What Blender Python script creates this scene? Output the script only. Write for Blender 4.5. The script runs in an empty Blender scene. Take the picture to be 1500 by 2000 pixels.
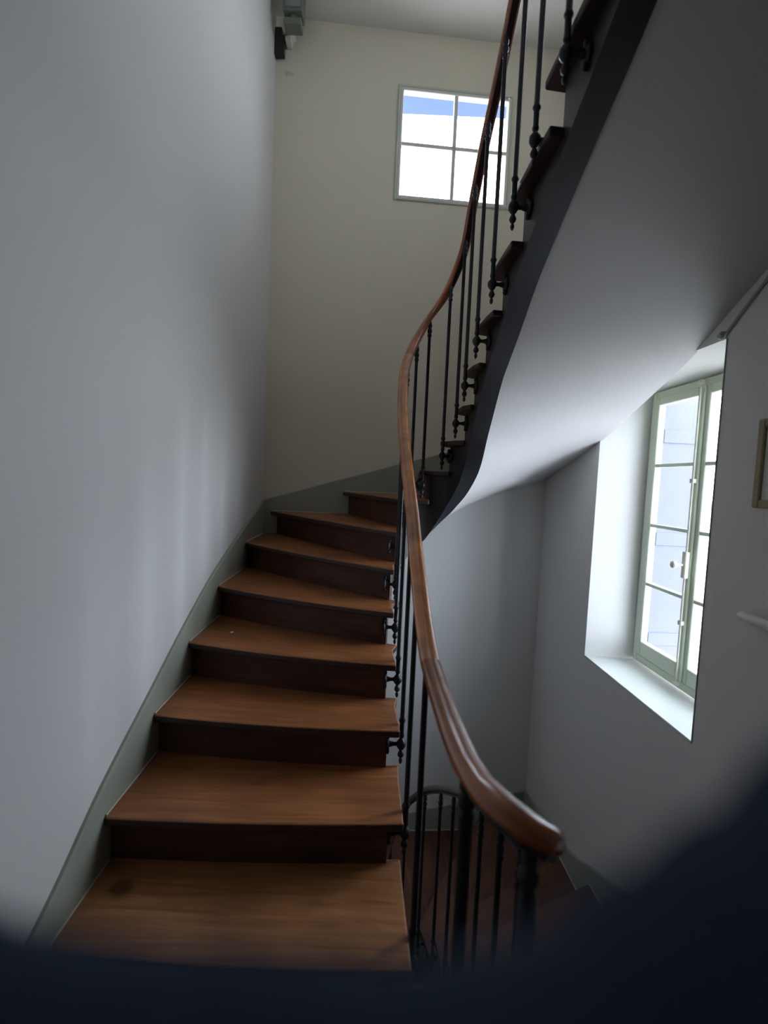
import bpy, bmesh, math, random
import numpy as np
from mathutils import Vector, Matrix

random.seed(4)
SC = bpy.context.scene
COL = SC.collection

# ------------------------------------------------------------------ camera, sky, exposure
F_PX, PITCH, ROLL = 980.0, math.atan(65 / 980.0), 0.045
H = 0.17                      # riser height; z = 0 is the top of the lowest tread in view
EYE = 7.65 * H
_f = Vector((0, math.cos(PITCH), -math.sin(PITCH)))
_u0 = Vector((0, math.sin(PITCH), math.cos(PITCH)))
_r0 = Vector((1, 0, 0))
_R = _r0 * math.cos(ROLL) + _u0 * math.sin(ROLL)
_U = -_r0 * math.sin(ROLL) + _u0 * math.cos(ROLL)
cam_d = bpy.data.cameras.new('camera')
cam = bpy.data.objects.new('camera', cam_d)
COL.objects.link(cam)
M4 = Matrix((( _R.x, _U.x, -_f.x, 0), (_R.y, _U.y, -_f.y, 0), (_R.z, _U.z, -_f.z, EYE), (0, 0, 0, 1)))
cam.matrix_world = M4
cam_d.sensor_fit = 'HORIZONTAL'
cam_d.sensor_width = 36.0
cam_d.lens = 36.0 * F_PX / 1500.0
cam_d.clip_start = 0.01
cam_d.clip_end = 200
cam_d.dof.use_dof = True
cam_d.dof.focus_distance = 2.4
cam_d.dof.aperture_fstop = 2.6
SC.camera = cam

world = bpy.data.worlds.new('overcast_sky')
SC.world = world
world.use_nodes = True
bg = world.node_tree.nodes['Background']
bg.inputs['Color'].default_value = (0.86, 0.94, 1.10, 1)
bg.inputs['Strength'].default_value = 10.0

SC.view_settings.view_transform = 'Standard'
SC.view_settings.look = 'None'
SC.view_settings.gamma = 1.0
SC.view_settings.use_curve_mapping = False
SC.view_settings.exposure = 0.45
try:
    SC.cycles.max_bounces = 10
    SC.cycles.diffuse_bounces = 6
    SC.cycles.transparent_max_bounces = 12
    SC.cycles.caustics_reflective = False
    SC.cycles.caustics_refractive = False
except Exception:
    pass


def portal(name, centre, normal, sx, sy):
    """sampling guide for the sky light in a window opening (emits nothing itself)"""
    l = bpy.data.lights.new(name, 'AREA')
    l.shape = 'RECTANGLE'
    l.size, l.size_y = sx, sy
    l.cycles.is_portal = True
    o = bpy.data.objects.new(name, l)
    COL.objects.link(o)
    n = Vector(normal).normalized()
    z = -n
    x = Vector((0, 0, 1)).cross(z).normalized()
    y = z.cross(x)
    o.matrix_world = Matrix(((x.x, y.x, z.x, centre[0]), (x.y, y.y, z.y, centre[1]), (x.z, y.z, z.z, centre[2]), (0, 0, 0, 1)))
    return o


# ------------------------------------------------------------------ materials
def mat(name, col, rough=0.6, metal=0.0, noise=0.0, nscale=8.0, bump=0.0, bscale=60.0, spec=0.5, coat=0.0):
    m = bpy.data.materials.new(name)
    m.use_nodes = True
    nt = m.node_tree
    b = nt.nodes['Principled BSDF']
    b.inputs['Roughness'].default_value = rough
    b.inputs['Metallic'].default_value = metal
    b.inputs['Specular IOR Level'].default_value = spec
    b.inputs['Coat Weight'].default_value = coat
    b.inputs['Coat Roughness'].default_value = 0.25
    tc = nt.nodes.new('ShaderNodeTexCoord')
    n = nt.nodes.new('ShaderNodeTexNoise')
    n.inputs['Scale'].default_value = nscale
    n.inputs['Detail'].default_value = 4
    nt.links.new(tc.outputs['Object'], n.inputs['Vector'])
    mx = nt.nodes.new('ShaderNodeMix')
    mx.data_type = 'RGBA'
    mx.inputs['A'].default_value = (*[c * (1 - noise) for c in col], 1)
    mx.inputs['B'].default_value = (*[min(1, c * (1 + noise)) for c in col], 1)
    nt.links.new(n.outputs['Fac'], mx.inputs['Factor'])
    nt.links.new(mx.outputs['Result'], b.inputs['Base Color'])
    if bump:
        n2 = nt.nodes.new('ShaderNodeTexNoise')
        n2.inputs['Scale'].default_value = bscale
        n2.inputs['Detail'].default_value = 3
        nt.links.new(tc.outputs['Object'], n2.inputs['Vector'])
        bp = nt.nodes.new('ShaderNodeBump')
        bp.inputs['Strength'].default_value = bump
        bp.inputs['Distance'].default_value = 0.004
        nt.links.new(n2.outputs['Fac'], bp.inputs['Height'])
        nt.links.new(bp.outputs['Normal'], b.inputs['Normal'])
    return m


def wood(name, dark, mid, light, rough=0.4, gscale=(1.6, 22, 22), bump=0.15, stain=None, coat=0.0):
    """oak: long grain along local x, slow colour patches, pores"""
    m = bpy.data.materials.new(name)
    m.use_nodes = True
    nt = m.node_tree
    b = nt.nodes['Principled BSDF']
    tc = nt.nodes.new('ShaderNodeTexCoord')
    mp = nt.nodes.new('ShaderNodeMapping')
    mp.inputs['Scale'].default_value = gscale
    info = nt.nodes.new('ShaderNodeObjectInfo')
    add = nt.nodes.new('ShaderNodeVectorMath')
    add.operation = 'ADD'
    cmb = nt.nodes.new('ShaderNodeCombineXYZ')
    mul = nt.nodes.new('ShaderNodeMath'); mul.operation = 'MULTIPLY'; mul.inputs[1].default_value = 13.0
    nt.links.new(info.outputs['Random'], mul.inputs[0])
    nt.links.new(mul.outputs[0], cmb.inputs[0]); nt.links.new(mul.outputs[0], cmb.inputs[1])
    nt.links.new(tc.outputs['Object'], add.inputs[0]); nt.links.new(cmb.outputs[0], add.inputs[1])
    nt.links.new(add.outputs[0], mp.inputs['Vector'])
    n = nt.nodes.new('ShaderNodeTexNoise')
    n.inputs['Scale'].default_value = 1.6
    n.inputs['Detail'].default_value = 6
    n.inputs['Distortion'].default_value = 1.1
    nt.links.new(mp.outputs[0], n.inputs['Vector'])
    cr = nt.nodes.new('ShaderNodeValToRGB')
    cr.color_ramp.elements[0].position = 0.25
    cr.color_ramp.elements[0].color = (*dark, 1)
    cr.color_ramp.elements[1].position = 0.75
    cr.color_ramp.elements[1].color = (*light, 1)
    e = cr.color_ramp.elements.new(0.5); e.color = (*mid, 1)
    nt.links.new(n.outputs['Fac'], cr.inputs['Fac'])
    n2 = nt.nodes.new('ShaderNodeTexNoise')           # slow patches of wear
    n2.inputs['Scale'].default_value = 3.2
    n2.inputs['Detail'].default_value = 3
    nt.links.new(add.outputs[0], n2.inputs['Vector'])
    mr = nt.nodes.new('ShaderNodeMapRange')
    mr.inputs['From Min'].default_value = 0.3; mr.inputs['From Max'].default_value = 0.7
    mr.inputs['To Min'].default_value = 0.72; mr.inputs['To Max'].default_value = 1.25
    nt.links.new(n2.outputs['Fac'], mr.inputs['Value'])
    sc_ = nt.nodes.new('ShaderNodeVectorMath'); sc_.operation = 'SCALE'
    nt.links.new(cr.outputs['Color'], sc_.inputs[0]); nt.links.new(mr.outputs[0], sc_.inputs['Scale'])
    last = sc_.outputs[0]
    if stain:
        (sx, sy, sr) = stain                          # a dark ring-like spill on the board
        g = nt.nodes.new('ShaderNodeNewGeometry')
        sub = nt.nodes.new('ShaderNodeVectorMath'); sub.operation = 'DISTANCE'
        sub.inputs[1].default_value = (sx, sy, 0)
        nn = nt.nodes.new('ShaderNodeTexNoise'); nn.inputs['Scale'].default_value = 30
        nt.links.new(g.outputs['Position'], nn.inputs['Vector'])
        ma = nt.nodes.new('ShaderNodeMath'); ma.operation = 'MULTIPLY_ADD'
        ma.inputs[1].default_value = 0.03
        nt.links.new(g.outputs['Position'], sub.inputs[0])
        nt.links.new(nn.outputs['Fac'], ma.inputs[0]); nt.links.new(sub.outputs['Value'], ma.inputs[2])
        m2 = nt.nodes.new('ShaderNodeMapRange')
        m2.inputs['From Min'].default_value = sr; m2.inputs['From Max'].default_value = sr + 0.03
        m2.inputs['To Min'].default_value = 0.38; m2.inputs['To Max'].default_value = 1.0
        nt.links.new(ma.outputs[0], m2.inputs['Value'])
        s2 = nt.nodes.new('ShaderNodeVectorMath'); s2.operation = 'SCALE'
        nt.links.new(last, s2.inputs[0]); nt.links.new(m2.outputs[0], s2.inputs['Scale'])
        last = s2.outputs[0]
    nt.links.new(last, b.inputs['Base Color'])
    b.inputs['Roughness'].default_value = rough
    b.inputs['Coat Weight'].default_value = coat
    b.inputs['Coat Roughness'].default_value = 0.2
    bp = nt.nodes.new('ShaderNodeBump')
    bp.inputs['Strength'].default_value = bump
    bp.inputs['Distance'].default_value = 0.002
    nt.links.new(n.outputs['Fac'], bp.inputs['Height'])
    nt.links.new(bp.outputs['Normal'], b.inputs['Normal'])
    return m


def glass_mat():
    m = bpy.data.materials.new('window_glass')
    m.use_nodes = True
    nt = m.node_tree
    nt.nodes.remove(nt.nodes['Principled BSDF'])
    out = nt.nodes['Material Output']
    tr = nt.nodes.new('ShaderNodeBsdfTransparent'); tr.inputs['Color'].default_value = (0.95, 0.97, 0.97, 1)
    gl = nt.nodes.new('ShaderNodeBsdfGlossy'); gl.inputs['Roughness'].default_value = 0.03
    lw = nt.nodes.new('ShaderNodeLayerWeight'); lw.inputs['Blend'].default_value = 0.5
    pw = nt.nodes.new('ShaderNodeMath'); pw.operation = 'POWER'; pw.inputs[1].default_value = 4.0
    fr = nt.nodes.new('ShaderNodeMath'); fr.operation = 'MULTIPLY_ADD'; fr.inputs[1].default_value = 0.4; fr.inputs[2].default_value = 0.02
    nt.links.new(lw.outputs['Facing'], pw.inputs[0]); nt.links.new(pw.outputs[0], fr.inputs[0])
    mx = nt.nodes.new('ShaderNodeMixShader')
    nt.links.new(fr.outputs[0], mx.inputs[0]); nt.links.new(tr.outputs[0], mx.inputs[1]); nt.links.new(gl.outputs[0], mx.inputs[2])
    nt.links.new(mx.outputs[0], out.inputs['Surface'])
    return m


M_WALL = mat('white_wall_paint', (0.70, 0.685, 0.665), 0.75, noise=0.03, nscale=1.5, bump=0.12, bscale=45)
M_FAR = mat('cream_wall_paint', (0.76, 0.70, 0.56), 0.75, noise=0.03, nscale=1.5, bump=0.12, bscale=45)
M_CEIL = mat('ceiling_paint', (0.72, 0.71, 0.68), 0.8, noise=0.02, bump=0.08)
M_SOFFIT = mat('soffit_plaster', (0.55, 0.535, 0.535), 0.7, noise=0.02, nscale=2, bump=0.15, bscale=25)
M_SKIRT = mat('grey_green_skirting_paint', (0.34, 0.36, 0.29), 0.5, noise=0.05, nscale=6, bump=0.1, bscale=30)
M_BEAD = mat('cream_bead', (0.62, 0.60, 0.48), 0.6)
M_SASH = mat('pale_green_window_paint', (0.56, 0.62, 0.50), 0.45, noise=0.05, nscale=6, bump=0.05)
M_GLASS = glass_mat()
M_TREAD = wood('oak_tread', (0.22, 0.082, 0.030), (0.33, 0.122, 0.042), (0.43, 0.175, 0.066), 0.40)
M_LTREAD = wood('dark_lower_tread', (0.07, 0.026, 0.014), (0.11, 0.042, 0.022), (0.16, 0.066, 0.034), 0.5)  # tread oak darkened: dimness of the lower storey put into the colour
M_TREAD1 = wood('oak_tread_stained', (0.25, 0.100, 0.034), (0.37, 0.155, 0.055), (0.48, 0.225, 0.095), 0.40, stain=(-0.76, 1.47, 0.035))
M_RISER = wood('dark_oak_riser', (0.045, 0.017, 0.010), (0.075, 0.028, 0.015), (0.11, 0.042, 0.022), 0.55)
M_EDGE = mat('dark_stained_board_edge', (0.040, 0.022, 0.018), 0.45, noise=0.25, nscale=8)  # sides and underside of each tread, darker than its top
M_SHADERISER = mat('navy_black_riser_paint', (0.010, 0.020, 0.032), 0.6, noise=0.2)  # bottom riser: deep shade and navy lens haze put into its colour
M_RAIL = wood('varnished_rail_wood', (0.40, 0.115, 0.018), (0.60, 0.20, 0.032), (0.72, 0.28, 0.05), 0.2, gscale=(4, 4, 4), bump=0.05, coat=1.0)
M_RAIL2 = wood('varnished_rail_wood_red', (0.27, 0.062, 0.014), (0.38, 0.105, 0.024), (0.46, 0.15, 0.036), 0.2, gscale=(4, 4, 4), bump=0.05, coat=0.9)
M_IRON = mat('black_iron', (0.022, 0.024, 0.027), 0.42, metal=0.3, noise=0.2, nscale=30, bump=0.1, bscale=120)
M_UNDER = mat('black_stringer_underside', (0.006, 0.007, 0.012), 0.5, noise=0.2, nscale=5)  # shade on the downward face put into a blacker stringer colour
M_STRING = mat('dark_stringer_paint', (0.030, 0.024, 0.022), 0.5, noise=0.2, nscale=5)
M_BRASS = mat('cream_metal', (0.62, 0.60, 0.50), 0.35)
M_NAVY = mat('navy_cloth', (0.050, 0.070, 0.112), 0.95, noise=0.25, nscale=30, spec=0.1)
M_SHUT = mat('lavender_grey_shutter', (0.115, 0.115, 0.155), 0.7, noise=0.04)
M_STONE = mat('pale_stone_wall', (0.80, 0.72, 0.70), 0.9, noise=0.12, nscale=3, bump=0.3, bscale=6)
M_EAVE = mat('blue_eave_paint', (0.085, 0.118, 0.24), 0.9, spec=0.0)
M_GROUND = mat('pale_gravel', (0.50, 0.48, 0.45), 0.95, noise=0.15, nscale=3)
M_LEAF = mat('leaf_green', (0.30, 0.42, 0.26), 0.7, noise=0.3, nscale=9)
M_LAMP = mat('grey_green_plastic', (0.17, 0.19, 0.15), 0.5)
M_LAMPGLASS = mat('frosted_lamp_cover', (0.25, 0.29, 0.29), 0.3)
M_BLACK = mat('black_plastic', (0.02, 0.02, 0.02), 0.5)
M_WHITEP = mat('white_plastic', (0.72, 0.70, 0.64), 0.45)
M_SILL = mat('white_sill_paint', (0.55, 0.57, 0.54), 0.5)
M_TAN = mat('tan_wood_frame', (0.32, 0.26, 0.13), 0.5, noise=0.15, nscale=12)
M_PAPER = mat('white_paper', (0.78, 0.76, 0.72), 0.9)


# far wall above the stair: warm light put into its cream; white below
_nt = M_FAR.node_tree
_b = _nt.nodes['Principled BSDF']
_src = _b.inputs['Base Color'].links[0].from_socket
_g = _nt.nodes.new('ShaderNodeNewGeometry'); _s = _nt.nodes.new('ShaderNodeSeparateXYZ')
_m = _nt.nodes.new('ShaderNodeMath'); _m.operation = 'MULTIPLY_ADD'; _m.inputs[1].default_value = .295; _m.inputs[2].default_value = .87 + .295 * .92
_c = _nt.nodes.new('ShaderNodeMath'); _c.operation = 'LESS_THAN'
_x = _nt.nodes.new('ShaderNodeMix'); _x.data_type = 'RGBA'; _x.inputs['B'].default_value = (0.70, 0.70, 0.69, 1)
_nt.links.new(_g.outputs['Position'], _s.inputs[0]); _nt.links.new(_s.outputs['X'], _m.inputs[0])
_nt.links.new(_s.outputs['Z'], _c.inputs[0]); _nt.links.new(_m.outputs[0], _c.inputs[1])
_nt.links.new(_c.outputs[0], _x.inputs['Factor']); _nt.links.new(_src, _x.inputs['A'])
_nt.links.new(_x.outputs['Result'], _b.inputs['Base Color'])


# ------------------------------------------------------------------ helpers
def link(o, parent=None):
    COL.objects.link(o)
    if parent is not None:
        o.parent = parent
        o.matrix_parent_inverse = parent.matrix_world.inverted()
    return o


def mesh_obj(name, bm, material, parent=None, smooth=False, bevel=0.0, frame=None, seg=2, angle=40):
    if frame is not None and frame.determinant() < 0:
        frame = Matrix.Translation(frame.translation)          # keep every object right-handed
    if frame is not None:
        bmesh.ops.transform(bm, matrix=frame.inverted(), verts=bm.verts)
    bmesh.ops.recalc_face_normals(bm, faces=bm.faces)
    me = bpy.data.meshes.new(name)
    bm.to_mesh(me); bm.free()
    me.materials.append(material)
    if smooth:
        for p in me.polygons:
            p.use_smooth = True
        try:
            me.set_sharp_from_angle(angle=math.radians(angle))
        except Exception:
            pass
    o = bpy.data.objects.new(name, me)
    link(o)
    if frame is not None:
        o.matrix_world = frame
    if parent is not None:
        # parents are unrotated empties: place the child by plain offset
        o.parent = parent
        o.matrix_parent_inverse = Matrix.Identity(4)
        fm = frame if frame is not None else Matrix.Identity(4)
        o.matrix_basis = WORLD[parent.name].inverted() @ fm
    if bevel:
        md = o.modifiers.new('bevel', 'BEVEL')
        md.width = bevel; md.segments = seg; md.limit_method = 'ANGLE'; md.angle_limit = math.radians(50)
    WORLD[o.name] = frame.copy() if frame is not None else Matrix.Identity(4)
    return o


WORLD = {}


def empty(name, loc=(0, 0, 0)):
    o = bpy.data.objects.new(name, None)
    o.empty_display_size = 0.1
    COL.objects.link(o)
    o.location = loc
    WORLD[o.name] = Matrix.Translation(Vector(loc))
    return o


def tag(o, label=None, cat=None, group=None, kind=None):
    if label: o['label'] = label
    if cat: o['category'] = cat
    if group: o['group'] = group
    if kind: o['kind'] = kind
    return o


def add_box(bm, lo, hi):
    vs = [bm.verts.new((x, y, z)) for x in (lo[0], hi[0]) for y in (lo[1], hi[1]) for z in (lo[2], hi[2])]
    for f in ((0, 1, 3, 2), (4, 6, 7, 5), (0, 4, 5, 1), (2, 3, 7, 6), (0, 2, 6, 4), (1, 5, 7, 3)):
        bm.faces.new([vs[i] for i in f])
    return vs


def add_prism(bm, poly, z0, z1):
    """closed polygon (list of xy) swept from z0 to z1"""
    a = [bm.verts.new((p[0], p[1], z0)) for p in poly]
    b = [bm.verts.new((p[0], p[1], z1)) for p in poly]
    n = len(poly)
    bm.faces.new(a[::-1]); bm.faces.new(b)
    for i in range(n):
        j = (i + 1) % n
        bm.faces.new((a[i], a[j], b[j], b[i]))


def add_lathe(bm, prof, c, seg=12, axis=None):
    """prof = list of (r, h) along axis (default z) from c"""
    ax = Vector(axis).normalized() if axis is not None else Vector((0, 0, 1))
    x = ax.orthogonal().normalized(); y = ax.cross(x)
    c = Vector(c)
    rings = []
    for r, h in prof:
        rings.append([bm.verts.new(c + ax * h + (x * math.cos(2 * math.pi * k / seg) + y * math.sin(2 * math.pi * k / seg)) * max(r, 0.0004)) for k in range(seg)])
    for a, b in zip(rings, rings[1:]):
        for k in range(seg):
            bm.faces.new((a[k], a[(k + 1) % seg], b[(k + 1) % seg], b[k]))
    bm.faces.new(rings[0][::-1]); bm.faces.new(rings[-1])


def add_tube(bm, pts, r, seg=8):
    """tube along points, r number or list"""
    pts = [Vector(p) for p in pts]
    n = len(pts)
    rs = r if isinstance(r, (list, tuple)) else [r] * n
    rings = []
    ref = None
    for i, p in enumerate(pts):
        t = (pts[min(i + 1, n - 1)] - pts[max(i - 1, 0)]).normalized()
        if ref is None:
            ref = t.orthogonal().normalized()
        x = (ref - t * ref.dot(t)).normalized(); y = t.cross(x); ref = x
        rings.append([bm.verts.new(p + (x * math.cos(2 * math.pi * k / seg) + y * math.sin(2 * math.pi * k / seg)) * rs[i]) for k in range(seg)])
    for a, b in zip(rings, rings[1:]):
        for k in range(seg):
            bm.faces.new((a[k], a[(k + 1) % seg], b[(k + 1) % seg], b[k]))
    bm.faces.new(rings[0][::-1]); bm.faces.new(rings[-1])


def add_sweep(bm, pts, prof):
    """sweep closed profile [(side, up)] along 3D points, keeping it upright"""
    pts = [Vector(p) for p in pts]
    n = len(pts); rings = []
    for i, p in enumerate(pts):
        t = (pts[min(i + 1, n - 1)] - pts[max(i - 1, 0)]).normalized()
        side = t.cross(Vector((0, 0, 1))).normalized()
        up = side.cross(t).normalized()
        rings.append([bm.verts.new(p + side * a + up * b) for a, b in prof])
    m = len(prof)
    for a, b in zip(rings, rings[1:]):
        for k in range(m):
            bm.faces.new((a[k], a[(k + 1) % m], b[(k + 1) % m], b[k]))
    bm.faces.new(rings[0][::-1]); bm.faces.new(rings[-1])


def cubic(tab, t):
    """monotone-ish Catmull interpolation of table rows (t, values...)"""
    ts = tab[:, 0]
    i = int(np.clip(np.searchsorted(ts, t) - 1, 0, len(ts) - 2))

    def m(j):
        a = max(j - 1, 0); b = min(j + 1, len(ts) - 1)
        return (tab[b, 1:] - tab[a, 1:]) / (ts[b] - ts[a])
    h = ts[i + 1] - ts[i]; u = (t - ts[i]) / h
    return ((2 * u**3 - 3 * u * u + 1) * tab[i, 1:] + (u**3 - 2 * u * u + u) * h * m(i)
            + (-2 * u**3 + 3 * u * u) * tab[i + 1, 1:] + (u**3 - u * u) * h * m(i + 1))


def lin(tab, t):
    return float(np.interp(t, [a for a, _ in tab], [b for _, b in tab]))


# ------------------------------------------------------------------ plan of the stair
# well edge (ends of the treads) by step number t; nosing k sits at t = k with top z = (k-1) H
INNER = np.array([(-15, .10, 1.45), (-14, .10, 1.7), (-13, .09, 1.95), (-12, .075, 2.18), (-11, .064, 2.40), (-10, .065, 2.6), (-9, .10, 2.80), (-8, .20, 2.92), (-7, .31, 2.83), (-6, .375, 2.60),
                  (-5, .40, 2.32), (-4, .41, 2.03), (-3, .40, 1.72), (-2, .385, 1.40), (-1, .35, 1.08), (0, .29, .78),
                  (.2, .26, .70), (.4, .205, .735), (.5, .178, .79), (.6, .163, .86), (.8, .147, 1.0),
                  (1, .13, 1.25), (2, .112, 1.58), (3, .10, 1.86), (4, .083, 2.09), (5, .068, 2.30), (6, .062, 2.48), (7, .07, 2.65),
                  (8, .115, 2.82), (9, .195, 2.92), (10, .305, 2.91), (11, .37, 2.80), (12, .385, 2.64), (13, .398, 2.47),
                  (14, .415, 2.25), (15, .425, 2.00), (16, .438, 1.64), (17, .455, 1.28), (18, .46, .98), (19, .45, .74), (19.5, .39, .64), (20, .30, .61)])


def tip(t):
    return cubic(INNER, t)


def tang(t):
    d = tip(t + .03) - tip(t - .03)
    return d / np.linalg.norm(d)


def off(t, d):
    """point beside the well edge; d > 0 is into the well"""
    T = tang(t)
    return tip(t) + d * np.array([T[1], -T[0]])


# outer wall line: s = 0 in the far left corner, positive along far then right wall
CL = np.array([-.92, 3.795]); CR = np.array([1.273, 3.983])
LF = float(np.linalg.norm(CR - CL))
DL = np.array([.02, -1.0]); DL = DL / np.linalg.norm(DL)          # left wall, toward the viewer
DR = np.array([.04, -1.0]); DR = DR / np.linalg.norm(DR)
DF = (CR - CL) / LF
NL = np.array([1.0, .02]); NF = np.array([DF[1], -DF[0]]); NR = np.array([-1.0, -.04])   # into the room


def wallp(s, inset=0.017):
    if s <= 0:
        p = CL + DL * (-s) + NL * inset
        if -s < inset: p = CL + NL * inset + NF * inset
        return p
    if s <= LF:
        s2 = min(max(s, inset), LF - inset)
        return CL + DF * s2 + NF * inset
    return CR + DR * max(s - LF, inset) + NR * inset


OUT_S = [(-15, -2.6), (-14, -2.25), (-13, -1.9), (-12, -1.55), (-11, -1.1), (-10, -.5), (-9, .30), (-8, 1.0), (-7, 1.85), (-6, 2.93), (-5, 3.38), (-4, 3.75),
         (-3, 4.08), (-2, 4.40), (-1, 4.75), (0, 5.10)]
OUT_S2 = [(0, -2.95), (1, -2.535), (2, -2.25), (3, -1.895), (4, -1.535), (5, -1.115), (6, -.56), (7, .06), (8, .60), (9, 1.17), (10, 1.77), (11, 2.48),
          (12, 3.03), (13, 3.43), (14, 3.80), (15, 4.13), (16, 4.46), (17, 4.78), (18, 5.08), (19, 5.4), (20, 5.8)]


def smooth_s(tab, t):
    return float(cubic(np.array(tab), t)[0])


def S(t, lower=False):
    return smooth_s(OUT_S if lower else OUT_S2, t)


BOW = {1: .015, 2: .012, 3: .02, 4: .028, 5: .03, 6: .03, 7: .02, 8: .01, 9: .0, 10: .0, 11: .0}


def nose(k, v, lower=False):
    a = tip(k); b = wallp(S(k, lower))
    d = b - a; L = np.linalg.norm(d)
    n = np.array([d[1], -d[0]]) / L            # ascending side
    if np.dot(n, tang(k)) < 0: n = -n
    w = BOW.get(k, .01) * 4 * v * (1 - v)
    return a + d * v - n * w, n


def riser_pt(k, v, extra=0.0, lower=False):
    p, n = nose(k, v, lower)
    return p + n * (0.045 + extra)


# ------------------------------------------------------------------ room shell
ZB, ZT = -3.1, 4.55
YB = -0.9                                   # back wall


def at_left(y): return CL + DL * (CL[1] - y) / (-DL[1])


def at_right(y): return CR + DR * (CR[1] - y) / (-DR[1])


def slab_wall(name, p0, p1, nrm, z0, z1, thick, material, hole=None, back=None):
    """wall from p0 to p1 (inner face), room side = nrm; hole/back = (u0,u1,z0,z1) front and rear openings"""
    bm = bmesh.new()
    p0 = np.array(p0); p1 = np.array(p1); d = p1 - p0; L = np.linalg.norm(d); d = d / L
    nrm = np.array(nrm) / np.linalg.norm(nrm)

    def V(u, w, z):
        q = p0 + d * u - nrm * w
        return bm.verts.new((q[0], q[1], z))
    if hole is None:
        vs = [[V(u, w, z) for u, z in ((0, z0), (L, z0), (L, z1), (0, z1))] for w in (0, thick)]
        bm.faces.new(vs[0]); bm.faces.new(vs[1][::-1])
        for i in range(4):
            j = (i + 1) % 4
            bm.faces.new((vs[0][i], vs[0][j], vs[1][j], vs[1][i]))
    else:
        def ring(w, h):
            o = [V(u, w, z) for u, z in ((0, z0), (L, z0), (L, z1), (0, z1))]
            i_ = [V(u, w, z) for u, z in ((h[0], h[2]), (h[1], h[2]), (h[1], h[3]), (h[0], h[3]))]
            for a in range(4):
                b = (a + 1) % 4
                bm.faces.new((o[a], o[b], i_[b], i_[a]))
            return o, i_
        o1, i1 = ring(0, hole); o2, i2 = ring(thick, back)
        for a in range(4):
            b = (a + 1) % 4
            bm.faces.new((i1[a], i1[b], i2[b], i2[a]))
            bm.faces.new((o1[a], o1[b], o2[b], o2[a]))
    o = mesh_obj(name, bm, material)
    tag(o, kind='structure')
    return o


wl0, wl1 = at_left(YB), CL
slab_wall('wall_left', wl0, wl1, NL, ZB, ZT, .25, M_WALL)
# right wall: u runs from the far corner toward the viewer
T_R = 0.37
W2 = dict(y0=2.065, y1=3.11, z0=.24, z1=1.925)
ku = 1 / (-DR[1])
hole = ((CR[1] - W2['y1']) * ku, (CR[1] - W2['y0']) * ku, W2['z0'], W2['z1'])
back = ((CR[1] - 3.045) * ku, (CR[1] - 2.09) * ku, .25, 1.88)
wr1 = at_right(YB)
slab_wall('wall_right', CR, wr1, NR, ZB, 2.9, T_R, M_WALL, hole, back)
W3 = (hole[0] + .15, hole[1] - .30, 3.55, 4.20)        # unseen window added one storey up for fill daylight
slab_wall('wall_right_upper', CR, wr1, NR, 2.9, ZT, T_R, M_WALL, W3, W3)
W1 = (CL + DF * .905, CL + DF * 1.745)
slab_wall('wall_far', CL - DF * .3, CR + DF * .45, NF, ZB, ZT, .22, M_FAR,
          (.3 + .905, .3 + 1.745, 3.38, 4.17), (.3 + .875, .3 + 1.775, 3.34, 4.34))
# back wall (behind the viewer) in two storeys, the upper one with an added fill window
BX0 = wl0[0] - .3
BW = [(.1, .6, 3.7, 4.25)]                                     # x0, x1, z0, z1
slab_wall('wall_back', (BX0, YB), (wr1[0] + .45, YB), (0, 1), ZB, 2.9, .2, M_WALL)
for (za, zb_, (x0, x1, z0, z1), nm) in ((2.9, ZT, BW[0], 'wall_back_upper'),):
    h = (x0 - BX0, x1 - BX0, z0, z1)
    slab_wall(nm, (BX0, YB), (wr1[0] + .45, YB), (0, 1), za, zb_, .2, M_WALL, h, h)
bm = bmesh.new(); add_box(bm, (-1.25, YB - .2, ZT), (1.95, 4.25, ZT + .2))
tag(mesh_obj('ceiling', bm, M_CEIL), kind='structure')
bm = bmesh.new(); add_box(bm, (-1.25, YB - .2, ZB - .15), (1.95, 4.25, ZB))
tag(mesh_obj('floor', bm, M_TREAD), kind='structure')
# skirting bands follow the stair
def skirting(name, s0, s1, lower, t0, t1, n=60):
    """band on the wall between perimeter s0..s1; height from the nosing line"""
    ts = np.linspace(t0, t1, 500); ss = np.array([S(t, lower) for t in ts])
    bm = bmesh.new(); rows = []
    for s in np.linspace(s0, s1, n):
        t = float(np.interp(s, ss, ts)); z = (t - 1) * H
        zt, zb = z + .10, z - .235
        if not lower and t < 1: zt, zb = max(zt, -.07), -.2
        q = []
        for ins, zz in ((0.0, zb), (.0165, zb), (.0165, zt - .006), (.010, zt), (0.0, zt)):
            # stay on one wall: compute by hand
            if s1 <= 0.0001: p = CL + DL * (-s) + NL * ins
            elif s0 >= LF - .0001: p = CR + DR * (s - LF) + NR * ins
            else: p = CL + DF * s + NF * ins
            q.append(bm.verts.new((p[0], p[1], zz)))
        rows.append(q)
    for a, b in zip(rows, rows[1:]):
        for k in range(5):
            bm.faces.new((a[k], a[(k + 1) % 5], b[(k + 1) % 5], b[k]))
    bm.faces.new(rows[0]); bm.faces.new(rows[-1][::-1])
    tag(mesh_obj(name, bm, M_SKIRT), kind='structure')


skirting('baseboard_left', -2.95, 0, False, 0, 12)
skirting('baseboard_far', 0, LF, False, 0, 14)
skirting('baseboard_right', LF, 5.4, False, 5, 19)
skirting('baseboard_lower_left', -2.2, 0, True, -15, -5)
skirting('baseboard_lower_far', 0, LF, True, -15, 0)
skirting('baseboard_lower_right', LF, 5.1, True, -9, 0)

# ------------------------------------------------------------------ stairs
TH = .029      # tread thickness


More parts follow.
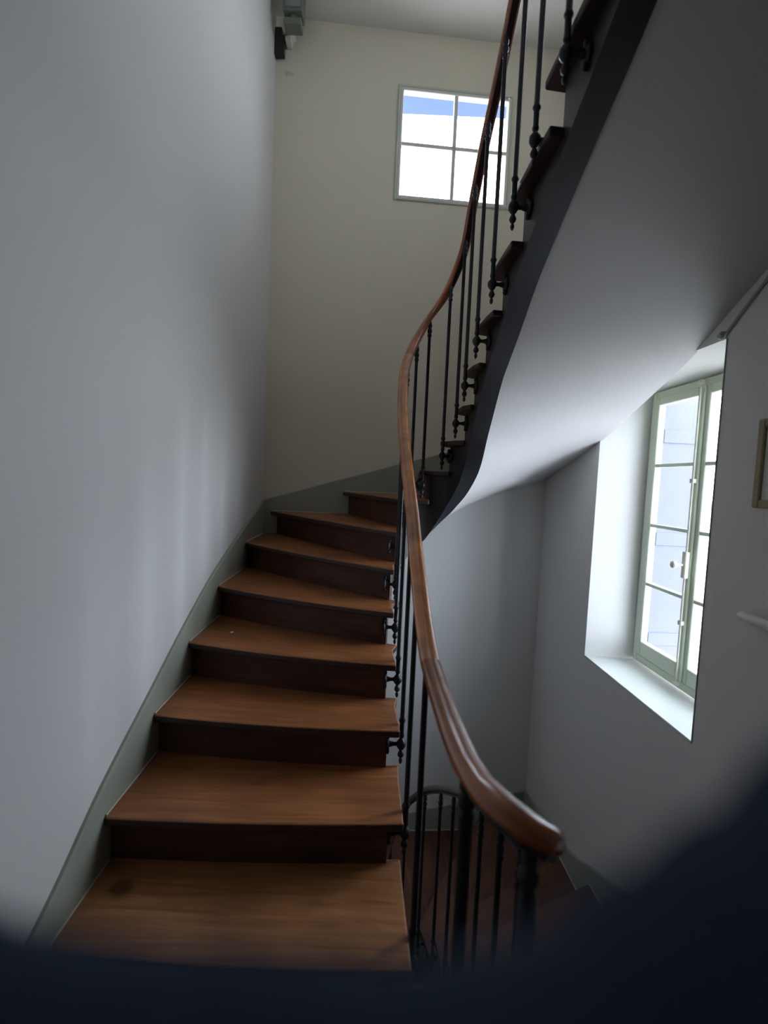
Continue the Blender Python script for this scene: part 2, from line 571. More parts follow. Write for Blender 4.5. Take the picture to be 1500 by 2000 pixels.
def frame_for(k, lower):
    a = tip(k); b = wallp(S(k, lower)); d = (b - a); d = d / np.linalg.norm(d)
    return Matrix(((d[0], -d[1], 0, a[0]), (d[1], d[0], 0, a[1]), (0, 0, 1, (k - 1) * H), (0, 0, 0, 1)))


def make_tread(k, parent, lower, material):
    fr = frame_for(k, lower)
    pts = [nose(k, v, lower)[0] for v in np.linspace(0, 1, 15)]
    s0 = S(k, lower)
    # end of the riser line on the wall
    kb = k + 1
    pb, n = nose(kb, 1, lower)
    s1 = S(kb, lower) + .065
    for c in (0.0, LF):
        if s0 < c < s1 - .002:
            pts.append(wallp(c if c else 0.0001))
            if c: pts[-1] = CR + NF * .017 + NR * .017
            else: pts[-1] = CL + NF * .017 + NL * .017
    pts.append(wallp(s1))
    pts += [riser_pt(kb, v, .02, lower) for v in np.linspace(.93, .0, 12)]
    pts += [tip(k + f) for f in (.9, .7, .5, .3, .12)]
    bm = bmesh.new()
    z = (k - 1) * H
    add_prism(bm, pts, z - TH, z)
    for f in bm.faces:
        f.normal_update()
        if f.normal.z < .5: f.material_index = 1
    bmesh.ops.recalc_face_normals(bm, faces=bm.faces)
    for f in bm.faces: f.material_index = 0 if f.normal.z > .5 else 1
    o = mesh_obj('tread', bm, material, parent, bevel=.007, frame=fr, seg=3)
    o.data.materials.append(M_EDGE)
    return o


def make_riser(k, parent, lower, material):
    fr = frame_for(k, lower)
    L = np.linalg.norm(wallp(S(k, lower)) - tip(k))
    vs = np.linspace(.05 / L, 1, 12)
    if 6 <= k <= 8 or k in (-8, -9): pass
    front = [riser_pt(k, v, 0, lower) for v in vs]
    backp = [riser_pt(k, v, .018, lower) for v in vs[::-1]]
    bm = bmesh.new()
    add_prism(bm, front + backp, (k - 2) * H + .0005, (k - 1) * H - TH - .0005)
    return mesh_obj('riser', bm, material, parent, frame=fr)


def make_bead(k, parent, lower):
    """cream caulk bead where tread meets skirting"""
    bm = bmesh.new()
    s0, s1 = S(k, lower) + .01, S(k + 1, lower) + .03
    ss = list(np.linspace(s0, s1, 6)); z = (k - 1) * H + .002
    for c in (0.0, LF):
        if s0 < c < s1: ss.append(c)
    ss.sort()
    add_tube(bm, [(*wallp(s, .019), z) for s in ss], .0035, 6)
    mesh_obj('caulk_bead', bm, M_BEAD, parent)


DEPTH = [(-15, .30), (-10.5, .36), (-8.5, .44), (-7, .40), (-5, .30), (-1, .27), (0, .27), (1, .28), (4, .32), (6, .42), (7.5, .48), (9.5, .49), (10.25, .41), (11, .385), (11.75, .34),
         (12.5, .31), (13.25, .27), (20, .255)]


def stringer(parent, t0, t1):
    bm = bmesh.new(); rows = []
    cols = []
    t = t0
    lw = t0 < -1

    def fr_(k, d_):
        L = np.linalg.norm(wallp(S(k, k < 1)) - tip(k))
        q = riser_pt(k, .05 / L, .006, k < 1); n = nose(k, .5, k < 1)[1]
        for f in np.arange(-.3, 1.2, .01):
            if np.dot(off(k + f, d_) - q, n) > 0: return float(f)
        return .2
    for k in range(int(math.floor(t0)), int(math.ceil(t1)) + 1):
        a0, a1 = k + fr_(k, -.05), k + 1 + fr_(k + 1, -.05)
        b0, b1 = k + fr_(k, -.14), k + 1 + fr_(k + 1, -.14)
        for u in np.linspace(0.0001, 1, 9):
            ta, tb = a0 + (a1 - a0) * u, b0 + (b1 - b0) * u
            if t0 <= ta <= t1:
                cols.append((ta, tb, (k - 1) * H - TH - .0005))

    def bot_z(tt):
        zb = (tt - 1) * H - lin(DEPTH, tt)
        if 0 <= tt <= 1.17:
            zb = -.44 if tt >= .2 else min(-.44, zb)
            zb += max(0, tt - .6) * .25
        return zb
    for ta, tb, top in cols:
        if .17 < ta <= 1.17: top = -.17 - TH
        a = off(ta, -.05); b = off(tb, -.14)
        rows.append([bm.verts.new((a[0], a[1], top)), bm.verts.new((b[0], b[1], top)),
                     bm.verts.new((b[0], b[1], bot_z(tb))), bm.verts.new((a[0], a[1], bot_z(ta)))])
    for a, b in zip(rows, rows[1:]):
        for k in range(4):
            f = bm.faces.new((a[k], a[(k + 1) % 4], b[(k + 1) % 4], b[k]))
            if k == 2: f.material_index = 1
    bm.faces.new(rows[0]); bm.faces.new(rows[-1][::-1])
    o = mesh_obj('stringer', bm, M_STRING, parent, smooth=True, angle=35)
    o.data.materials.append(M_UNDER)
    return o



SOFF_OUT = [(-15, .33), (6, .34), (8.5, .36), (9.4, .37), (10.8, .27), (12, .29), (14.3, .35), (16, .34), (20, .33)]


def soffit(parent, t0, t1, lower):
    bm = bmesh.new(); rows = []
    ts = list(np.arange(t0, t1 + .001, .125))
    for c in (0.0, LF):
        fine = np.linspace(t0, t1, 3000); ss = [S(q, lower) for q in fine]
        if ss[0] < c < ss[-1]:
            tc_ = float(np.interp(c, ss, fine)); ts.append(tc_)
    ts.sort()
    NV = 14
    for t in ts:
        a = off(t, -.135); b = wallp(S(t, lower), -.01)
        for c, cc in ((0.0, CL), (LF, CR)):
            if abs(S(t, lower) - c) < 1e-3: b = cc
        za = (t - 1) * H - lin(DEPTH, t) + .012; zb = (t - 1) * H - lin(SOFF_OUT, t)
        row = []
        for w in (0, .02):
            row.append([bm.verts.new((*(a + (b - a) * v), za + (zb - za) * (v ** .8) + w)) for v in np.linspace(0, 1, NV)])
        rows.append(row)
    for r0, r1 in zip(rows, rows[1:]):
        for w in (0, 1):
            for k in range(NV - 1):
                bm.faces.new((r0[w][k], r0[w][k + 1], r1[w][k + 1], r1[w][k]))
        bm.faces.new((r0[0][0], r1[0][0], r1[1][0], r0[1][0]))
        bm.faces.new((r0[0][-1], r1[0][-1], r1[1][-1], r0[1][-1]))
    for r0 in (rows[0], rows[-1]):
        for k in range(NV - 1):
            bm.faces.new((r0[0][k], r0[0][k + 1], r0[1][k + 1], r0[1][k]))
    return mesh_obj('soffit', bm, M_SOFFIT, parent, smooth=True, angle=60)


up = empty('staircase', (0, 1.3, -.17))
tag(up, 'dark wooden winding staircase climbing past the window, with white plaster soffit overhead', 'staircase')
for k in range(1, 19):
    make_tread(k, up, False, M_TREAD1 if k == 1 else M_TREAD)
    make_riser(k, up, False, M_SHADERISER if k == 1 else M_RISER)
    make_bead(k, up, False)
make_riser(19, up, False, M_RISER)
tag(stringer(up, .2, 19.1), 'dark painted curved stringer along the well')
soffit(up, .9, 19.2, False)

low = empty('staircase', (.8, 1.1, -.34))
tag(low, 'shadowy brown winding flight descending below the landing, behind the iron balusters', 'staircase')
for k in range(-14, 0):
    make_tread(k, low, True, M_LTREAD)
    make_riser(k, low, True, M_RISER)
    if k > -10: make_bead(k, low, True)
make_riser(0, low, True, M_RISER)
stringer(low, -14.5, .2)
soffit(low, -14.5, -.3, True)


# landings
def landing(name, z, ta, tb, kl, kr, lowr):
    """slab between the back wall, both side walls and the well end"""
    pts = []
    a = riser_pt(kl, 1, .02, False) if kl is not None else None
    return pts


bm = bmesh.new()
poly = [tuple(riser_pt(1, v, .02)) for v in np.linspace(1, 0.0, 8)]
poly += [tuple(tip(t)) for t in (.9, .8, .7, .6, .5, .4, .3, .2, .1, 0.0)]
poly += [tuple(nose(0, v, True)[0]) for v in np.linspace(0.1, 1, 8)]
poly += [tuple(at_right(YB + .001)), tuple(at_left(YB + .001))]
add_prism(bm, poly, -.17 - TH, -.17)
tag(mesh_obj('floor_landing', bm, M_LTREAD, bevel=.006), kind='structure')
bm = bmesh.new()
poly = [tuple(riser_pt(1, v, .0)) for v in np.linspace(1, 0.2, 6)] + [tuple(off(t, -.06)) for t in (.8, .6, .5, .4, .2, 0.0)]
poly += [tuple(nose(0, v, True)[0] + nose(0, v, True)[1] * .05 - 0) for v in np.linspace(0.2, 1, 6)]
poly += [tuple(at_right(YB + .001)), tuple(at_left(YB + .001))]
add_prism(bm, poly, -.42, -.17 - TH)
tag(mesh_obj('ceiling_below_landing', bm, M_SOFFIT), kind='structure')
# upper landing over the viewer's head
bm = bmesh.new()
ztop = 18 * H
poly = [tuple(at_left(1.35)), (.11, 1.35), (.13, .95), (.2, .72)]
poly += [tuple(tip(t)) for t in (20, 19.7, 19.4, 19.2)]
poly += [tuple(riser_pt(19, v, .0)) for v in np.linspace(.1, 1, 8)]
poly += [tuple(at_right(YB + .001)), tuple(at_left(YB + .001))]
add_prism(bm, poly, ztop - .28, ztop)
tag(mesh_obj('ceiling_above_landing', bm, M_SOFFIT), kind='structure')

# ------------------------------------------------------------------ railings
RAIL_OFF = .004


def rail_z(t):
    if t <= -1 or t >= 1: return (t - 1) * H + .84
    return float(np.interp(t, [-1, -.5, 0, .2, .4, .6, .8, 1], [.5, .615, .73, .785, .80, .80, .812, .84]))


def rail_pt(t, dz=0.0):
    p = off(t, RAIL_OFF)
    return Vector((p[0], p[1], rail_z(t) + dz))


RPROF = []
for a in np.linspace(0, 2 * math.pi, 17)[:-1]:
    x, y = math.cos(a), math.sin(a)
    RPROF.append((-.025 * math.copysign(abs(x) ** .8, x), (.021 if y > 0 else .017) * math.copysign(abs(y) ** .75, y)))


def rail_section(parent, t0, t1, material, ext=0.0):
    bm = bmesh.new()
    n = max(4, int((t1 - t0) / .08))
    pts = [rail_pt(t) for t in np.linspace(t0, t1, n)]
    add_sweep(bm, pts, RPROF)
    return mesh_obj('handrail', bm, material, parent, smooth=True, angle=50)


def flat_bar(parent, t0, t1):
    bm = bmesh.new()
    n = int((t1 - t0) / .1)
    add_sweep(bm, [rail_pt(t, -.0225) for t in np.linspace(t0, t1, n)], [(-.012, -.005), (.012, -.005), (.012, .005), (-.012, .005)])
    mesh_obj('flat_iron_bar', bm, M_IRON, parent)


def baluster(parent, t, ztread, r=.0092, bracket=True):
    q = off(t, .013)
    zt = rail_z(t) - .027
    z0 = ztread - .165
    prof = [(.002, z0), (.006, z0 + .006), (.0075, z0 + .016), (.004, z0 + .024), (.011, z0 + .032), (.013, z0 + .040), (.009, z0 + .050),
            (.006, z0 + .056), (.014, z0 + .066), (.019, z0 + .075), (.019, z0 + .089), (.012, z0 + .098), (.007, z0 + .106),
            (.011, z0 + .113), (.011, z0 + .119), (r, z0 + .126),
            (r, ztread + .004), (.013, ztread + .010), (.013, ztread + .016), (r, ztread + .024),
            (r * .95, zt - .085), (.0125, zt - .080), (.0125, zt - .073), (.009, zt - .066), (.0135, zt - .056), (.0135, zt - .046),
            (.009, zt - .036), (.0125, zt - .026), (.0125, zt - .018), (r, zt - .010), (r, zt)]
    if r > .01:
        prof = [(a * 1.25 if a != r else a, b) for a, b in prof]
    bm = bmesh.new()
    add_lathe(bm, [(a, b - z0) for a, b in prof], (q[0], q[1], z0), 12)
    fr = Matrix.Translation((q[0], q[1], z0))
    o = mesh_obj('baluster', bm, M_IRON, parent, smooth=True, frame=fr, angle=60)
    if bracket:
        T = tang(t); side = np.array([-T[1], T[0]])       # toward the stringer
        zb = z0 + .082
        bm = bmesh.new()
        L = .0625
        ax = (side[0], side[1], 0)
        add_lathe(bm, [(.011, 0), (.008, .012), (.008, .030), (.011, .040), (.013, .046), (.007, .052), (.009, L)], (q[0], q[1], zb), 10, ax)
        mesh_obj('bracket_arm', bm, M_IRON, o, smooth=True, angle=60)
        bm = bmesh.new()
        c = Vector((q[0], q[1], zb)) + Vector(ax) * (L - .016)
        add_lathe(bm, [(.010, 0), (.026, .004), (.029, .009), (.029, .013), (.024, .016)], c, 14, ax)
        for dz in (-.03, .03):
            add_lathe(bm, [(.004, 0), (.011, .003), (.012, .009), (.010, .015)], c + Vector((0, 0, dz)), 8, ax)
        mesh_obj('rosette', bm, M_IRON, o, smooth=True, angle=60)
    return o


upr = empty('stair_railing', (.13, 1.25, -.17))
tag(upr, 'curved varnished wooden handrail on slender black iron balusters, rising along the stairwell', 'railing')
rail_section(upr, .12, .98, M_RAIL2)
rail_section(upr, .98, 7.6, M_RAIL)
rail_section(upr, 7.6, 20, M_RAIL2)
flat_bar(upr, .12, 20)
BT = {9: .15, 10: .28, 11: .38, 15: .36, 16: .56, 17: .5, 18: .5}
for k in range(1, 19):
    baluster(upr, k + BT.get(k, .25 if k < 9 else .45), (k - 1) * H)
baluster(upr, 15.93, 2.475)
for t, rr in ((.30, .0125), (.62, .011)):
    baluster(upr, t, -.17, rr)
lowr = empty('stair_railing', (.35, 1.0, -.34))
tag(lowr, 'dark lower railing descending round the well beneath the main handrail, seen through its balusters', 'railing')
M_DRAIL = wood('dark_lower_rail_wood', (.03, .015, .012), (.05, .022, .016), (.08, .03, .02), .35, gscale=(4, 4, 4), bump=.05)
bm = bmesh.new()
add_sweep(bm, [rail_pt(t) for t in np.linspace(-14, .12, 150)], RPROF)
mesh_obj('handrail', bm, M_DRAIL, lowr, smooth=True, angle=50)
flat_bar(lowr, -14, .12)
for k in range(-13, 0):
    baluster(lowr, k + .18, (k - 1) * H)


# ------------------------------------------------------------------ windows
def wmat(origin, d, n):
    """local frame: x along wall, y into the wall (outward), z up"""
    d = np.array(d); n = np.array(n)
    return Matrix(((d[0], -n[0], 0, origin[0]), (d[1], -n[1], 0, origin[1]), (0, 0, 1, origin[2]), (0, 0, 0, 1)))


def part(name, lo, hi, m, parent, fr, bevel=.0):
    bm = bmesh.new(); add_box(bm, lo, hi)
    bmesh.ops.transform(bm, matrix=fr, verts=bm.verts)
    c = fr @ Vector([(a + b) / 2 for a, b in zip(lo, hi)])
    f2 = fr.copy(); f2.translation = c
    return mesh_obj(name, bm, m, parent, bevel=bevel, frame=f2, seg=1)


def ring_part(name, x0, x1, z0, z1, w, y0, y1, m, parent, fr, wb=None):
    wb = w if wb is None else wb
    bm = bmesh.new()
    add_box(bm, (x0, y0, z0), (x0 + w, y1, z1)); add_box(bm, (x1 - w, y0, z0), (x1, y1, z1))
    add_box(bm, (x0 + w, y0, z0), (x1 - w, y1, z0 + wb)); add_box(bm, (x0 + w, y0, z1 - w), (x1 - w, y1, z1))
    bmesh.ops.transform(bm, matrix=fr, verts=bm.verts)
    c = fr @ Vector(((x0 + x1) / 2, (y0 + y1) / 2, (z0 + z1) / 2))
    f2 = fr.copy(); f2.translation = c
    return mesh_obj(name, bm, m, parent, bevel=.004, frame=f2, seg=1)


# window_1: tall casement in the right wall
org = CR + DR * hole[1]                    # local x from the near jamb to the far jamb
fr2 = wmat((org[0], org[1], 0), -DR, NR)
win2 = empty('window_1', tuple(fr2 @ Vector((.5, .28, .25))))
tag(win2, kind='structure')
xa = hole[1] - back[1] + .005; xb = hole[1] - back[0] - .005
zf0, zf1 = .262, 1.882
ring_part('window_frame', xa, xb, zf0, zf1, .04, .27, .33, M_SASH, win2, fr2, .045)
xm = (xa + xb) / 2 + .0
for (a, b, nm) in ((xm + .002, xb - .036, 'far'), (xa + .036, xm - .002, 'near')):
    sash = ring_part('sash', a, b, zf0 + .046, zf1 - .037, .045, .265, .305, M_SASH, win2, fr2, .085)
    gz0, gz1 = zf0 + .131, zf1 - .082
    for k in range(1, 4):
        z = gz0 + (gz1 - gz0) * k / 4
        part('glazing_bar', (a + .045, .268, z - .010), (b - .045, .300, z + .010), M_SASH, sash, fr2, .003)
    for k in range(4):
        z0 = gz0 + (gz1 - gz0) * k / 4; z1 = gz0 + (gz1 - gz0) * (k + 1) / 4
        part('pane', (a + .043, .286, z0 + .008), (b - .043, .289, z1 - .008), M_GLASS, sash, fr2)
# cover strip, espagnolette rod and handle on the meeting stiles
part('cover_strip', (xm - .018, .252, zf0 + .05), (xm + .018, .266, zf1 - .04), M_SASH, win2, fr2, .004)


def lathe_part(name, prof, c, axis, m, parent, fr, seg=12):
    bm = bmesh.new()
    ax = (fr.to_3x3() @ Vector(axis))
    add_lathe(bm, prof, fr @ Vector(c), seg, ax)
    return mesh_obj(name, bm, m, parent, smooth=True, angle=50)


rod = lathe_part('latch_rod', [(.006, 0), (.006, 1.54)], (xm, .242, zf0 + .03), (0, 0, 1), M_BRASS, win2, fr2)
for z in (.30, .62, 1.36, 1.86):
    part('rod_guide', (xm - .014, .232, z - .012), (xm + .014, .254, z + .012), M_BRASS, win2, fr2, .003)
hz = .925
hd = part('latch_plate', (xm - .016, .228, hz - .07), (xm + .016, .252, hz + .07), M_BRASS, win2, fr2, .004)
lathe_part('latch_knob', [(.006, 0), (.006, .03), (.018, .042), (.021, .052), (.016, .062), (.004, .066)], (xm, .23, hz), (0, -1, 0), M_BRASS, win2, fr2)
# inner stool board and reveal corner bead
part('window_sill', (.004, .0, .240), (hole[1] - hole[0] - .004, .30, .246), M_SILL, win2, fr2)
bm = bmesh.new()
W_ = hole[1] - hole[0]
for a, b in (((0, 0, W2['z0']), (W_, 0, W2['z0'])), ((0, 0, W2['z0']), (0, 0, W2['z1']))):
    add_tube(bm, [fr2 @ Vector(a), fr2 @ Vector(b)], .004, 6)
mesh_obj('edge_bead', bm, M_SKIRT, win2)

# window_2: small four-pane light high in the far wall
fr1 = wmat((W1[0][0], W1[0][1], 0), DF, NF)
win1 = empty('window_2', tuple(fr1 @ Vector((.42, .0, 3.38))))
tag(win1, kind='structure')
w1w = .84
ring_part('window_frame', .002, w1w - .002, 3.382, 4.168, .024, -.008, .05, M_WHITEP, win1, fr1, .024)
ring_part('casing', -.014, w1w + .014, 3.368, 4.184, .016, -.012, .0, M_SASH, win1, fr1, .016)
part('glazing_bar', (.406, .0, 3.400), (.434, .04, 4.150), M_WHITEP, win1, fr1, .003)
gb = part('glazing_bar', (.022, .0, 3.761), (w1w - .022, .038, 3.789), M_WHITEP, win1, fr1, .003)
for (a, b) in ((.030, .412), (.428, w1w - .030)):
    for (c, d) in ((3.410, 3.767), (3.783, 4.140)):
        part('pane', (a, .022, c), (b, .025, d), M_GLASS, win1, fr1)

# unseen back-wall window, added to bring in fill daylight
for n_, (x0, x1, z0, z1) in enumerate(BW):
    frb = Matrix(((1, 0, 0, x0), (0, -1, 0, YB), (0, 0, 1, z0), (0, 0, 0, 1)))
    frb = Matrix(((-1, 0, 0, x1), (0, -1, 0, YB), (0, 0, 1, z0), (0, 0, 0, 1)))
    wb_ = empty('window_%d' % (n_ + 3), (x1, YB, z0)); tag(wb_, kind='structure')
    ww, hh = x1 - x0, z1 - z0
    ring_part('window_frame', .002, ww - .002, .002, hh - .002, .05, .05, .10, M_SASH, wb_, frb)
    part('glazing_bar', (ww / 2 - .015, .06, .05), (ww / 2 + .015, .09, hh - .05), M_SASH, wb_, frb)
    for (a, b) in ((.048, ww / 2 - .013), (ww / 2 + .013, ww - .048)):
        part('pane', (a, .072, .048), (b, .075, hh - .048), M_GLASS, wb_, frb)
    portal('sky_portal', ((x0 + x1) / 2, YB - .19, (z0 + z1) / 2), (0, 1, 0), ww, hh)
o3 = CR + DR * W3[1]
fr3 = wmat((o3[0], o3[1], 0), -DR, NR)
w3 = empty('window_5', tuple(fr3 @ Vector((.5, .2, 3.4)))); tag(w3, kind='structure')  # unseen upper window, added for fill daylight on the walls
l3 = W3[1] - W3[0]
ring_part('window_frame', .002, l3 - .002, 3.552, 4.198, .045, .25, .30, M_SASH, w3, fr3)
part('glazing_bar', (l3 / 2 - .02, .26, 3.595), (l3 / 2 + .02, .29, 4.155), M_SASH, w3, fr3)
for (a, b) in ((.043, l3 / 2 - .018), (l3 / 2 + .018, l3 - .043)):
    part('pane', (a, .272, 3.592), (b, .275, 4.158), M_GLASS, w3, fr3)
portal('sky_portal', fr3 @ Vector((l3 / 2, .36, 3.875)), fr3.to_3x3() @ Vector((0, -1, 0)), l3, .65)
c2 = fr2 @ Vector(((xa + xb) / 2, .355, 1.07)); n2 = fr2.to_3x3() @ Vector((0, -1, 0))
portal('sky_portal', c2, n2, xb - xa, 1.7)
c1 = fr1 @ Vector((.42, .20, 3.77)); n1 = fr1.to_3x3() @ Vector((0, -1, 0))
portal('sky_portal', c1, n1, .84, .80)

# ------------------------------------------------------------------ outside
bm = bmesh.new(); add_box(bm, (-25, -25, -4.2), (30, 35, -4.0))
tag(mesh_obj('ground', bm, M_GROUND), kind='structure')
# folded shutter at the far outer jamb
sh = empty('window_shutter', tuple(fr2 @ Vector((xb + .01, .44, .25))))
tag(sh, 'lavender grey folded shutter seen through the left panes of the tall window', 'shutter')
part('shutter_leaf', (xb - .014, .334, .26), (xb + .003, .56, 1.87), M_SHUT, sh, fr2, .003)
for k in range(3):
    part('shutter_batten', (xb - .020, .345, .35 + k * .62), (xb - .013, .55, .43 + k * .62), M_SHUT, sh, fr2, .003)
# neighbouring house wall
nb = empty('neighbour_house', (9.0, 12, -4))
tag(nb, 'pale pinkish stone house wall glimpsed outside through the lower window panes', 'building')
bm = bmesh.new(); add_box(bm, (4.0, 11.5, -4), (14, 16, .9)); mesh_obj('stone_wall', bm, M_STONE, nb)
bm = bmesh.new(); add_prism(bm, [(3.8, 11.3), (14.2, 11.3), (14.2, 16.2), (3.8, 16.2)], .9, 1.05); mesh_obj('roof_edge', bm, M_SHUT, nb)
# eave outside the high window
ev = empty('roof_eave', (.4, 4.5, 4.7))
tag(ev, 'blue underside of a roof eave seen through the top of the small high window', 'roof')
bm = bmesh.new(); add_box(bm, (-1.2, 4.15, 4.50), (2.6, 4.62, 4.56)); mesh_obj('eave_board', bm, M_EAVE, ev)
bm = bmesh.new(); add_box(bm, (-1.2, 4.62, 4.515), (2.6, 4.65, 4.64)); mesh_obj('fascia', bm, M_EAVE, ev)
# shrub by the neighbour wall
sb = empty('shrub', (4.6, 8.0, -4))
tag(sb, 'leafy green shrub outside, a faint blur at the bottom of the window panes', 'shrub')
bm = bmesh.new()
for i in range(700):
    a = random.uniform(0, 2 * math.pi); rr = random.random() ** .5 * .8; hh = random.uniform(0, 3.3)
    rr *= math.sin(min(1, (hh + .4) / 3.4) * math.pi) * .8 + .25
    c = Vector((4.6 + rr * math.cos(a), 8.0 + rr * math.sin(a), -3.6 + hh))
    u = Vector((random.gauss(0, 1), random.gauss(0, 1), random.gauss(0, 1))).normalized(); v = u.orthogonal().normalized()
    q = [c + u * .07, c + v * .035, c - u * .07, c - v * .035]
    bm.faces.new([bm.verts.new(p) for p in q])
lf = mesh_obj('foliage', bm, M_LEAF, sb); lf['kind'] = 'stuff'
bm = bmesh.new(); add_tube(bm, [(4.6, 8, -4), (4.62, 8.02, -2.8), (4.55, 7.95, -1.2)], [.05, .04, .015]); mesh_obj('stem', bm, M_RISER, sb)

# ------------------------------------------------------------------ small fixtures
# hanging lamp box in the far left corner near the ceiling
lx, ly = -.762, 3.62
lp = empty('corner_lantern', (lx, ly, 4.55))
tag(lp, 'small grey-green box lantern hanging from the ceiling in the far left corner', 'lamp')
bm = bmesh.new(); add_box(bm, (lx - .065, ly - .06, 4.39), (lx + .065, ly + .06, 4.549)); mesh_obj('housing', bm, M_LAMP, lp, bevel=.006)
bm = bmesh.new(); add_box(bm, (lx - .045, ly - .066, 4.41), (lx + .05, ly - .060, 4.535)); mesh_obj('front_lens', bm, M_LAMPGLASS, lp)
bm = bmesh.new()
add_prism(bm, [(lx - .06, ly - .05), (lx + .06, ly - .05), (lx + .06, ly + .05), (lx - .06, ly + .05)], 4.315, 4.36)
mesh_obj('lower_cap', bm, M_LAMP, lp, bevel=.01)
bm = bmesh.new(); add_lathe(bm, [(.03, 0), (.03, .03)], (lx, ly, 4.36), 12); mesh_obj('neck', bm, M_LAMP, lp)
wbx = empty('wall_socket', (-.82, 3.78, 4.36))
tag(wbx, 'round white fitting on the wall corner just under the small lantern', 'socket')
bm = bmesh.new(); add_lathe(bm, [(.040, 0), (.040, .02), (.030, .03), (.022, .055), (.0, .06)], (-.82, 3.80, 4.40), 16, (0.03, -1, 0)); mesh_obj('round_base', bm, M_WHITEP, wbx, smooth=True)
bm = bmesh.new(); add_box(bm, (-.84, 3.72, 4.33), (-.80, 3.80, 4.36)); mesh_obj('outlet', bm, M_WHITEP, wbx, bevel=.004)
bk = empty('black_wall_bracket', (-.87, 3.76, 4.25))
tag(bk, 'narrow black bracket hanging on the corner wall beneath the white fitting', 'bracket')
bm = bmesh.new(); add_box(bm, (-.917, 3.735, 4.25), (-.850, 3.785, 4.38)); mesh_obj('body', bm, M_BLACK, bk, bevel=.006)
bm = bmesh.new(); add_box(bm, (-.917, 3.735, 4.375), (-.868, 3.775, 4.43)); mesh_obj('clip', bm, M_BLACK, bk, bevel=.006)
bm = bmesh.new(); add_tube(bm, [(-.84, 3.81, 4.16), (-.835, 3.765, 4.158), (-.80, 3.765, 4.16), (-.79, 3.80, 4.17)], .005, 8)
tag(mesh_obj('wall_hook', bm, M_WHITEP, smooth=True), 'tiny pale hook on the corner wall below the black bracket', 'hook')

# right wall fixtures
frR = wmat((*at_right(1.84), 0), DR, NR)     # local x toward the viewer, y into the wall
cb = empty('wall_cable', tuple(frR @ Vector((-.22, -.01, 1.93))))
tag(cb, 'thin painted cable running up the right wall from the window top corner', 'cable')
pts = [(-.245, 1.925), (-.15, 2.0), (0, 2.11), (.2, 2.27), (.45, 2.47)]
bm = bmesh.new(); add_tube(bm, [frR @ Vector((a, -.008, b)) for a, b in pts], .006, 8); mesh_obj('cable_sheath', bm, M_SKIRT, cb, smooth=True)
bm = bmesh.new(); add_lathe(bm, [(.018, 0), (.018, .012), (.010, .022)], frR @ Vector((-.245, -.001, 1.94)), 12, NR.tolist() + [0]); mesh_obj('cable_clip', bm, M_SKIRT, cb, smooth=True)
nbd = empty('picture_frame', tuple(frR @ Vector((.2, -.01, 1.26))))
tag(nbd, 'tan wooden picture frame cut off at the right edge of the photo', 'picture')
ring_part('frame_moulding', .005, .42, 1.255, 1.575, .03, -.022, -.001, M_TAN, nbd, frR)
part('backing', (.035, -.010, 1.285), (.39, -.001, 1.545), M_PAPER, nbd, frR)
hr = empty('wall_grab_rail', tuple(frR @ Vector((.02, -.04, .86))))
tag(hr, 'white wall-mounted rail starting at the right edge, below the picture frame', 'rail')
bm = bmesh.new(); add_tube(bm, [frR @ Vector((x, -.045, .862)) for x in (.03, .04, .3, .6, .9)], [.012, .016, .016, .016, .016], 12); mesh_obj('bar', bm, M_WHITEP, hr, smooth=True)
for x in (.08, .85):
    bm = bmesh.new(); add_tube(bm, [frR @ Vector((x, -.001, .84)), frR @ Vector((x, -.045, .85))], .008, 8); mesh_obj('bracket', bm, M_WHITEP, hr)

# paper crumb on the fourth tread
bm = bmesh.new(); bmesh.ops.create_icosphere(bm, subdivisions=1, radius=.009)
for v in bm.verts: v.co *= random.uniform(.6, 1.2); v.co.z *= .5
crumb = mesh_obj('paper_scrap', bm, M_PAPER, frame=None)
crumb.location = (-.72, 2.42, .51 + .004)
tag(crumb, 'tiny white scrap of paper lying on the fourth wooden tread from the bottom', 'litter')

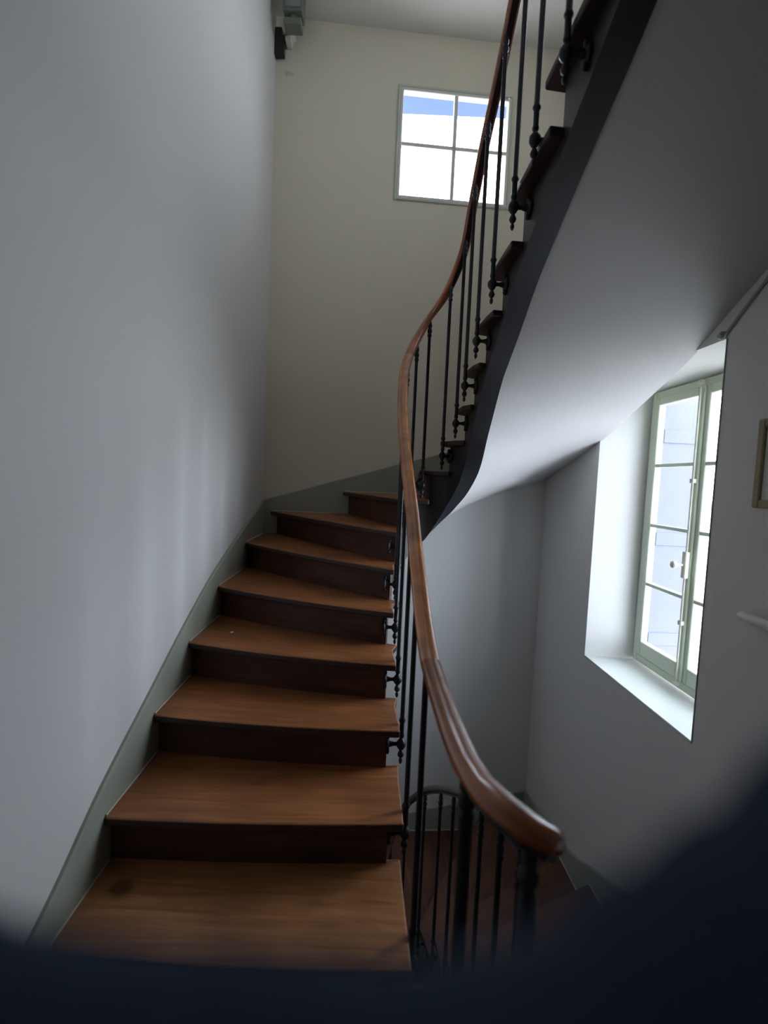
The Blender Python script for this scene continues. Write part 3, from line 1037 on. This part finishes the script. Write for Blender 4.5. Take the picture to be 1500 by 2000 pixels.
# unidentified dark blur close to the lens, built as an invented draped body
coat = empty('navy_coat', (0.01, .08, -.17))
tag(coat, 'dark navy cloth coat, blurred, hanging close in front of the lens along the bottom edge', 'coat')
blur_edge = [[-0.0757, 0.0551, 1.2239], [-0.0568, 0.0549, 1.2223], [-0.0445, 0.0549, 1.2219], [-0.0197, 0.0548, 1.22], [0.0075, 0.0548, 1.2196], [0.0285, 0.0552, 1.2256], [0.0412, 0.0558, 1.2346], [0.0504, 0.0562, 1.2416], [0.0617, 0.0568, 1.2496], [0.0753, 0.0575, 1.2614]]
ext = [(-.22, .04, 1.20)] + [tuple(c) for c in blur_edge] + [(.17, .06, 1.30)]
ctab = np.array([(i, *c) for i, c in enumerate(ext)])
cpts = [tuple(cubic(ctab, t)) for t in np.linspace(0, len(ext) - 1, 60)]
bm = bmesh.new()
add_tube(bm, cpts, [.018 + .0004 * math.sin(i * .9) for i in range(60)], 16)
mesh_obj('rolled_collar', bm, M_NAVY, coat, smooth=True)
bm = bmesh.new(); rows = []
for i, p in enumerate(cpts):
    row = []
    for j in range(25):
        u = j / 24
        z = p[2] * (1 - u) + (-.169) * u
        w = .008 * math.sin(i * .75) * min(1, u * 3) + .006 * math.sin(i * 1.7 + 4 * u)
        row.append((p[0] * (1 - .25 * u), p[1] + .03 * u + w * min(1, u * 2), z))
    rows.append(row)
F_ = [[bm.verts.new((x, y + .012 - .006 , z)) for x, y, z in r_] for r_ in rows]
B_ = [[bm.verts.new((x, y - .012 - .006, z)) for x, y, z in r_] for r_ in rows]
for G in (F_, B_):
    for a, b in zip(G, G[1:]):
        for k in range(24): bm.faces.new((a[k], a[k + 1], b[k + 1], b[k]))
for k in range(24):
    bm.faces.new((F_[0][k], F_[0][k + 1], B_[0][k + 1], B_[0][k])); bm.faces.new((F_[-1][k], F_[-1][k + 1], B_[-1][k + 1], B_[-1][k]))
for a, b, c, d in zip(F_, F_[1:], B_, B_[1:]):
    bm.faces.new((a[0], b[0], d[0], c[0])); bm.faces.new((a[24], b[24], d[24], c[24]))
mesh_obj('hanging_body', bm, M_NAVY, coat, smooth=True)
